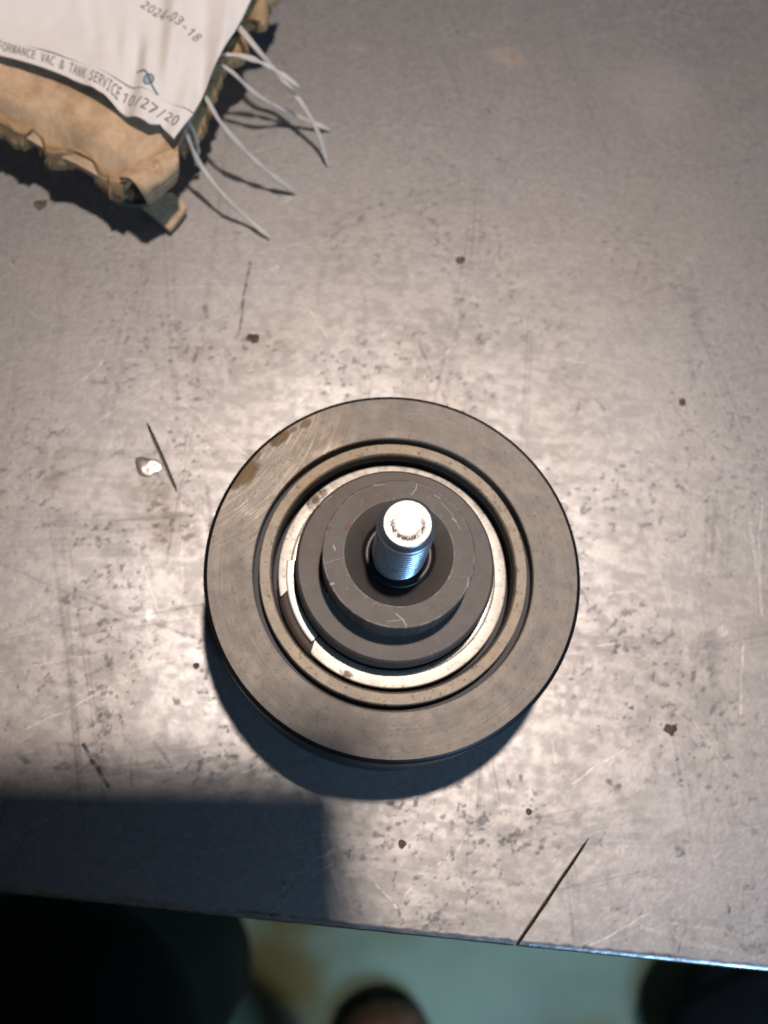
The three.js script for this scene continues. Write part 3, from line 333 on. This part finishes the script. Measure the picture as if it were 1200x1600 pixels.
  strand([[279, 185, 21], [292, 212, 18], [312, 256, 12], [350, 305, 8], [388, 342, 3], [422, 372, 0.9]], 0.64);
  strand([[290, 183, 21], [302, 205, 17], [309, 235, 10], [306, 258, 5]], 0.5);
}

// ---------------------------------------------------------------- below the bench edge, far out of focus
{
  const leather = std({ map: paint(256, 256, (u, v) => { const t = 0.6 + 0.8 * fbm(u * 30, v * 30, 6, 3); return [t * 0.34, t * 0.15, t * 0.085]; }, true), roughness: 0.55 }), sole = std({ color: rgb(0.015, 0.014, 0.014), roughness: 0.7 });
  const person = thing('person', 'person in black trousers standing against the bench front at lower left', 'person');
  const clothM = new THREE.MeshStandardMaterial({ vertexColors: true, roughness: 0.95, metalness: 0 });
  {
    // bones: from, to, radii; the phone is held in the left hand, the right arm hangs back
    const cam = (x, y, z) => EYE.clone().add(toWorld(V(x, y, z))), B = [];
    const bone = (a, b, ra, rb, k = 0.03) => B.push([a, b, ra, rb, k]), c3 = (a) => V(...a);
    const hipL = V(-0.165, 0.02, 0.31), kneeL = V(-0.145, -0.30, 0.158), ankL = V(-0.142, -0.80, 0.175), hipR = V(0.0, 0.02, 0.37), kneeR = V(0.045, -0.40, 0.41), ankR = V(0.055, -0.80, 0.44);
    bone(hipL, kneeL, 0.088, 0.076); bone(kneeL, ankL, 0.074, 0.066); bone(hipR, kneeR, 0.088, 0.064); bone(kneeR, ankR, 0.064, 0.055);
    bone(ankL, V(-0.14, -0.865, 0.10), 0.045, 0.032); bone(V(-0.08, 0.04, 0.35), V(-0.06, 0.14, 0.36), 0.115, 0.11); bone(V(-0.06, 0.14, 0.36), V(-0.03, 0.40, 0.38), 0.11, 0.125);
    bone(V(-0.17, 0.50, 0.38), V(0.10, 0.50, 0.38), 0.065, 0.065, 0.05); bone(V(-0.03, 0.52, 0.38), V(-0.03, 0.62, 0.36), 0.055, 0.052); bone(V(-0.03, 0.70, 0.335), V(-0.03, 0.76, 0.35), 0.075, 0.088); bone(V(-0.03, 0.70, 0.25), V(-0.03, 0.72, 0.26), 0.014, 0.010, 0.015);
    const palm = cam(-0.085, -0.055, 0.022), wrist = cam(-0.125, -0.115, 0.03); bone(V(-0.18, 0.49, 0.38), V(-0.25, 0.24, 0.36), 0.055, 0.046); bone(V(-0.25, 0.24, 0.36), wrist, 0.046, 0.030); bone(wrist, palm, 0.028, 0.024);
    for (const [y, l] of [[0.006, 0], [-0.014, 0.004], [-0.034, 0.002], [-0.052, -0.004]]) { const m = cam(-0.066, y - 0.008, 0.026); bone(cam(-0.090, y - 0.04, 0.018), m, 0.013, 0.009, 0.008); bone(m, cam(-0.054 - l * 0.2, y, 0.014), 0.009, 0.0075, 0.006); }
    bone(cam(-0.085, -0.075, 0.028), cam(-0.052, -0.045, 0.032), 0.013, 0.010, 0.008); bone(cam(-0.052, -0.045, 0.032), cam(-0.030, -0.030, 0.021), 0.010, 0.008, 0.006);
    bone(V(0.11, 0.49, 0.38), V(0.14, 0.22, 0.42), 0.055, 0.045); bone(V(0.14, 0.22, 0.42), V(0.02, 0.03, 0.51), 0.044, 0.030); const hR = V(-0.005, -0.04, 0.53); bone(V(0.02, 0.03, 0.51), hR, 0.03, 0.028);
    for (let q = 0; q < 4; q++) bone(hR.clone().add(V(0.022 - 0.016 * q, -0.01, 0.005 * q)), hR.clone().add(V(0.018 - 0.016 * q, -0.085 + 0.008 * Math.abs(q - 1.3), 0.004 * q - 0.015)), 0.010, 0.008, 0.008); bone(hR.clone().add(V(0.02, 0.02, -0.01)), hR.clone().add(V(0.045, -0.045, -0.025)), 0.011, 0.009, 0.008);
    const N = 124, half = 0.90, mid = V(-0.08, -0.02, 0.30), mc = new MarchingCubes(N, clothM, false, false, 160000), f = mc.field, P = V(0, 0, 0), ab = V(0, 0, 0), ap = V(0, 0, 0); mc.isolation = 0;
    f.fill(-0.2);
    const soft = (a, b, k) => { const h = Math.max(k - Math.abs(a - b), 0) / k; return Math.min(a, b) - h * h * k * 0.25; };
    for (const [a, b, ra, rb, k] of B) {
      const lo = a.clone().min(b).subScalar(Math.max(ra, rb) + 0.1), hi = a.clone().max(b).addScalar(Math.max(ra, rb) + 0.1), ix = (v, m) => clamp(Math.round(((v - m) / half + 1) * N / 2), 1, N - 2);
      ab.copy(b).sub(a); const L = ab.lengthSq();
      for (let z = ix(lo.z, mid.z); z <= ix(hi.z, mid.z); z++) for (let y = ix(lo.y, mid.y); y <= ix(hi.y, mid.y); y++) for (let x = ix(lo.x, mid.x); x <= ix(hi.x, mid.x); x++) {
        P.set(mid.x + (x / N * 2 - 1) * half, mid.y + (y / N * 2 - 1) * half, mid.z + (z / N * 2 - 1) * half); ap.copy(P).sub(a); const t = clamp(ap.dot(ab) / L), d = ap.addScaledVector(ab, -t).length() - mix(ra, rb, t), q = x + y * N + z * N * N; f[q] = -soft(-f[q], d, k);
      }
    }
    mc.update(); const n = mc.count, p = new Float32Array(mc.positionArray.slice(0, n * 3)), nn = new Float32Array(mc.normalArray.slice(0, n * 3)), col = new Float32Array(n * 3);
    for (let i = 0; i < n; i++) { const x = p[3 * i] = p[3 * i] * half + mid.x, y = p[3 * i + 1] = p[3 * i + 1] * half + mid.y, z = p[3 * i + 2] = p[3 * i + 2] * half + mid.z, skin = (y > 0.60 && z < 0.40) || P.set(x, y, z).distanceTo(palm) < 0.075 || P.distanceTo(hR) < 0.06 || (P.distanceTo(hR) < 0.11 && y < -0.04 && z > 0.46); col.set(skin ? [0.45, 0.27, 0.19] : y > 0.60 ? [0.03, 0.02, 0.015] : y > 0.06 ? [0.012, 0.013, 0.018] : [0.006, 0.0065, 0.009], 3 * i); }
    const g = new THREE.BufferGeometry(); g.setAttribute('position', new THREE.BufferAttribute(p, 3)); g.setAttribute('normal', new THREE.BufferAttribute(nn, 3)); g.setAttribute('color', new THREE.BufferAttribute(col, 3)); mesh('body', g, clothM, person);
  }
  const boot = new THREE.Group(); boot.name = 'boot'; boot.position.copy(at(596, 1572, -0.84)).setY(-0.9); boot.userData.label = 'dark brown boot with rounded toe'; person.add(boot);
  const secs = []; // cross-sections from toe to heel: [z, half width, height]
  for (const [z, w, h] of [[0, 0.006, 0.020], [0.006, 0.026, 0.044], [0.018, 0.040, 0.056], [0.04, 0.049, 0.062], [0.08, 0.052, 0.068], [0.13, 0.047, 0.085], [0.17, 0.042, 0.115], [0.20, 0.042, 0.16], [0.24, 0.041, 0.17], [0.275, 0.034, 0.165], [0.29, 0.012, 0.14]]) secs.push([z, w, h]);
  const P = [], I = [], n = 24; secs.forEach(([z, w, h]) => { for (let i = 0; i < n; i++) { const a = i / n * Math.PI * 2, c = Math.cos(a), s = Math.sin(a); P.push(w * Math.sign(c) * Math.pow(Math.abs(c), 0.8), 0.018 + (h - 0.018) * (s > 0 ? Math.pow(s, 0.8) : 0), z); } });
  for (let j = 0; j + 1 < secs.length; j++) for (let i = 0; i < n; i++) { const a = j * n + i, b = j * n + (i + 1) % n, c = a + n, d = b + n; I.push(a, b, c, b, d, c); }
  const g = new THREE.BufferGeometry(); g.setAttribute('position', new THREE.Float32BufferAttribute(P, 3)); g.setAttribute('uv', new THREE.Float32BufferAttribute(P.flatMap((_, i) => i % 3 ? [] : [P[i] * 4, P[i + 2] * 4]), 2)); g.setIndex(I); g.computeVertexNormals();
  mesh('upper', g, leather, boot);
  mesh('shaft', new THREE.LatheGeometry([[0.046, 0.14], [0.050, 0.20], [0.055, 0.27], [0.058, 0.29], [0.054, 0.29], [0.050, 0.2]].map(([x, y]) => new THREE.Vector2(x, y)), 40).translate(0, 0, 0.235), leather, boot);
  const so = new THREE.Shape(); so.moveTo(0, 0.004); so.bezierCurveTo(0.05, 0.004, 0.058, -0.06, 0.052, -0.10); so.bezierCurveTo(0.045, -0.15, 0.047, -0.2, 0.046, -0.26); so.bezierCurveTo(0.04, -0.30, -0.04, -0.30, -0.046, -0.26); so.bezierCurveTo(-0.047, -0.2, -0.045, -0.15, -0.052, -0.10); so.bezierCurveTo(-0.058, -0.06, -0.05, 0.004, 0, 0.004);
  mesh('sole', new THREE.ExtrudeGeometry(so, { depth: 0.014, bevelSize: 0.002, bevelThickness: 0.002, bevelSegments: 2, curveSegments: 20 }).rotateX(-Math.PI / 2).translate(0, 0.002, 0), sole, boot);
  boot.rotation.y = 0.12;
  // a black sack right
  const black = std({ color: rgb(0.004, 0.0045, 0.006), roughness: 0.95 });
  const sg = new THREE.SphereGeometry(1, 64, 40), sp = sg.attributes.position; for (let i = 0; i < sp.count; i++) { const x = sp.getX(i), y = sp.getY(i), z = sp.getZ(i), k = 1 + 0.16 * (fbm(x * 3 + 7, z * 3 + y * 2 + 7, 3, 3) - 0.5); sp.setXYZ(i, x * k * 0.14, Math.max(0, (y * k * 0.5 + 0.45) * 0.13), z * k * 0.12); } sg.computeVertexNormals();
  const sack = thing('sack', 'slumped black sack on the floor at the lower right corner', 'sack', at(1262, 1650, -0.84).setY(-0.9)); mesh('body', sg, black, sack);
  const kn = mesh('knot', new THREE.TorusKnotGeometry(0.014, 0.006, 60, 8), std({ color: rgb(0.06, 0.04, 0.03), roughness: 0.7 }), sack); kn.position.set(-0.03, 0.128, -0.03);
}

// ---------------------------------------------------------------- outside the frame: the phone that takes the picture, the two lamps, and an added floor fill
{
  const phone = thing('phone', 'black phone held flat above the bench, just behind the lens', 'phone');
  phone.position.copy(EYE); phone.quaternion.copy(camera.quaternion);
  const body = mesh('body', new RoundedBoxGeometry(0.076, 0.160, 0.008, 5, 0.0038), std({ color: rgb(0.02, 0.02, 0.022), roughness: 0.4 }), phone); body.position.set(PHONE_X(), PHONE_Y(), 0.006);
  const screen = mesh('screen', new RoundedBoxGeometry(0.070, 0.153, 0.0006, 2, 0.0002), std({ color: rgb(0.01, 0.01, 0.012), roughness: 0.1 }), phone); screen.position.set(PHONE_X(), PHONE_Y(), 0.0104);
}
function PHONE_X() { return 0.0250 - 0.038; } function PHONE_Y() { return 0.0694 - 0.080; }
{
  const lamp = thing('work_lamp', 'warm work lamp hanging above the bench', 'lamp', WARM_AT);
  mesh('shade', new THREE.LatheGeometry([[0.012, 0.09], [0.02, 0.085], [0.035, 0.05], [0.055, 0.0], [0.053, 0.0], [0.033, 0.049], [0.018, 0.082]].map(([x, y]) => new THREE.Vector2(x, y)), 48), std({ color: rgb(0.08, 0.1, 0.08), roughness: 0.5 }), lamp);
  mesh('cord', new THREE.CylinderGeometry(0.003, 0.003, 1, 10).translate(0, 0.588, 0), std({ color: rgb(0.02, 0.02, 0.02), roughness: 0.6 }), lamp);
  mesh('bulb', new THREE.SphereGeometry(0.014, 24, 16).translate(0, 0.03, 0), std({ color: 0xffffff, emissive: WARM_COLOR, emissiveIntensity: 3 }), lamp);
  const l = new THREE.SpotLight(WARM_COLOR, WARM_POWER, 0, 1.15, 0.5, 2); l.position.copy(WARM_AT).add(V(0, -0.004, 0)); l.target.position.set(0, 0, 0); l.castShadow = true; l.shadow.radius = 0.8; l.shadow.camera.near = 0.05; l.shadow.mapSize.set(2048, 2048); scene.add(l, l.target);
  const floorFill = thing('added_floor_fill', 'added white fill lamp out of frame, brightening the floor beyond the bench', 'lamp', V(0.75, 1.9, 1.0)), aimed = V(0.15, -0.9, 0.45);  // unseen fill lamp, added to brighten the floor strip below the bench edge
  mesh('shade', new THREE.LatheGeometry([[0.02, 0.16], [0.06, 0.15], [0.14, 0.0], [0.136, 0.0], [0.05, 0.14]].map(([x, y]) => new THREE.Vector2(x, y)), 40), std({ color: rgb(0.3, 0.3, 0.3), roughness: 0.5 }), floorFill);
  mesh('bulb', new THREE.SphereGeometry(0.04, 24, 16).translate(0, 0.06, 0), std({ color: 0xffffff, emissive: rgb(1, 0.93, 0.8), emissiveIntensity: 2 }), floorFill);
  const sl = new THREE.SpotLight(rgb(1, 0.94, 0.86), FLOOR_FILL_POWER, 0, 0.21, 0.4, 2); sl.position.copy(floorFill.position).add(V(0, -0.01, 0)); sl.target.position.copy(aimed); sl.castShadow = true; sl.shadow.radius = 2.5; scene.add(sl, sl.target);
  const panel = thing('light_panel', 'large cool white light panel standing off to the front right of the bench', 'light', COOL_AT); panel.lookAt(COOL_AIM);
  mesh('housing', new RoundedBoxGeometry(0.84, 0.64, 0.04, 2, 0.005).translate(0, 0, -0.022), std({ color: rgb(0.7, 0.7, 0.7), roughness: 0.5 }), panel);
  mesh('panel_face', new THREE.PlaneGeometry(0.8, 0.6).translate(0, 0, 0.002), std({ color: 0xffffff, emissive: COOL_COLOR, emissiveIntensity: 1.5 }), panel);
  const r = new THREE.RectAreaLight(COOL_COLOR, COOL_POWER, 0.8, 0.6); r.position.copy(COOL_AT).addScaledVector(COOL_AIM.clone().sub(COOL_AT).normalize(), 0.006); r.lookAt(COOL_AIM); scene.add(r);
}
renderer.render(scene, camera);
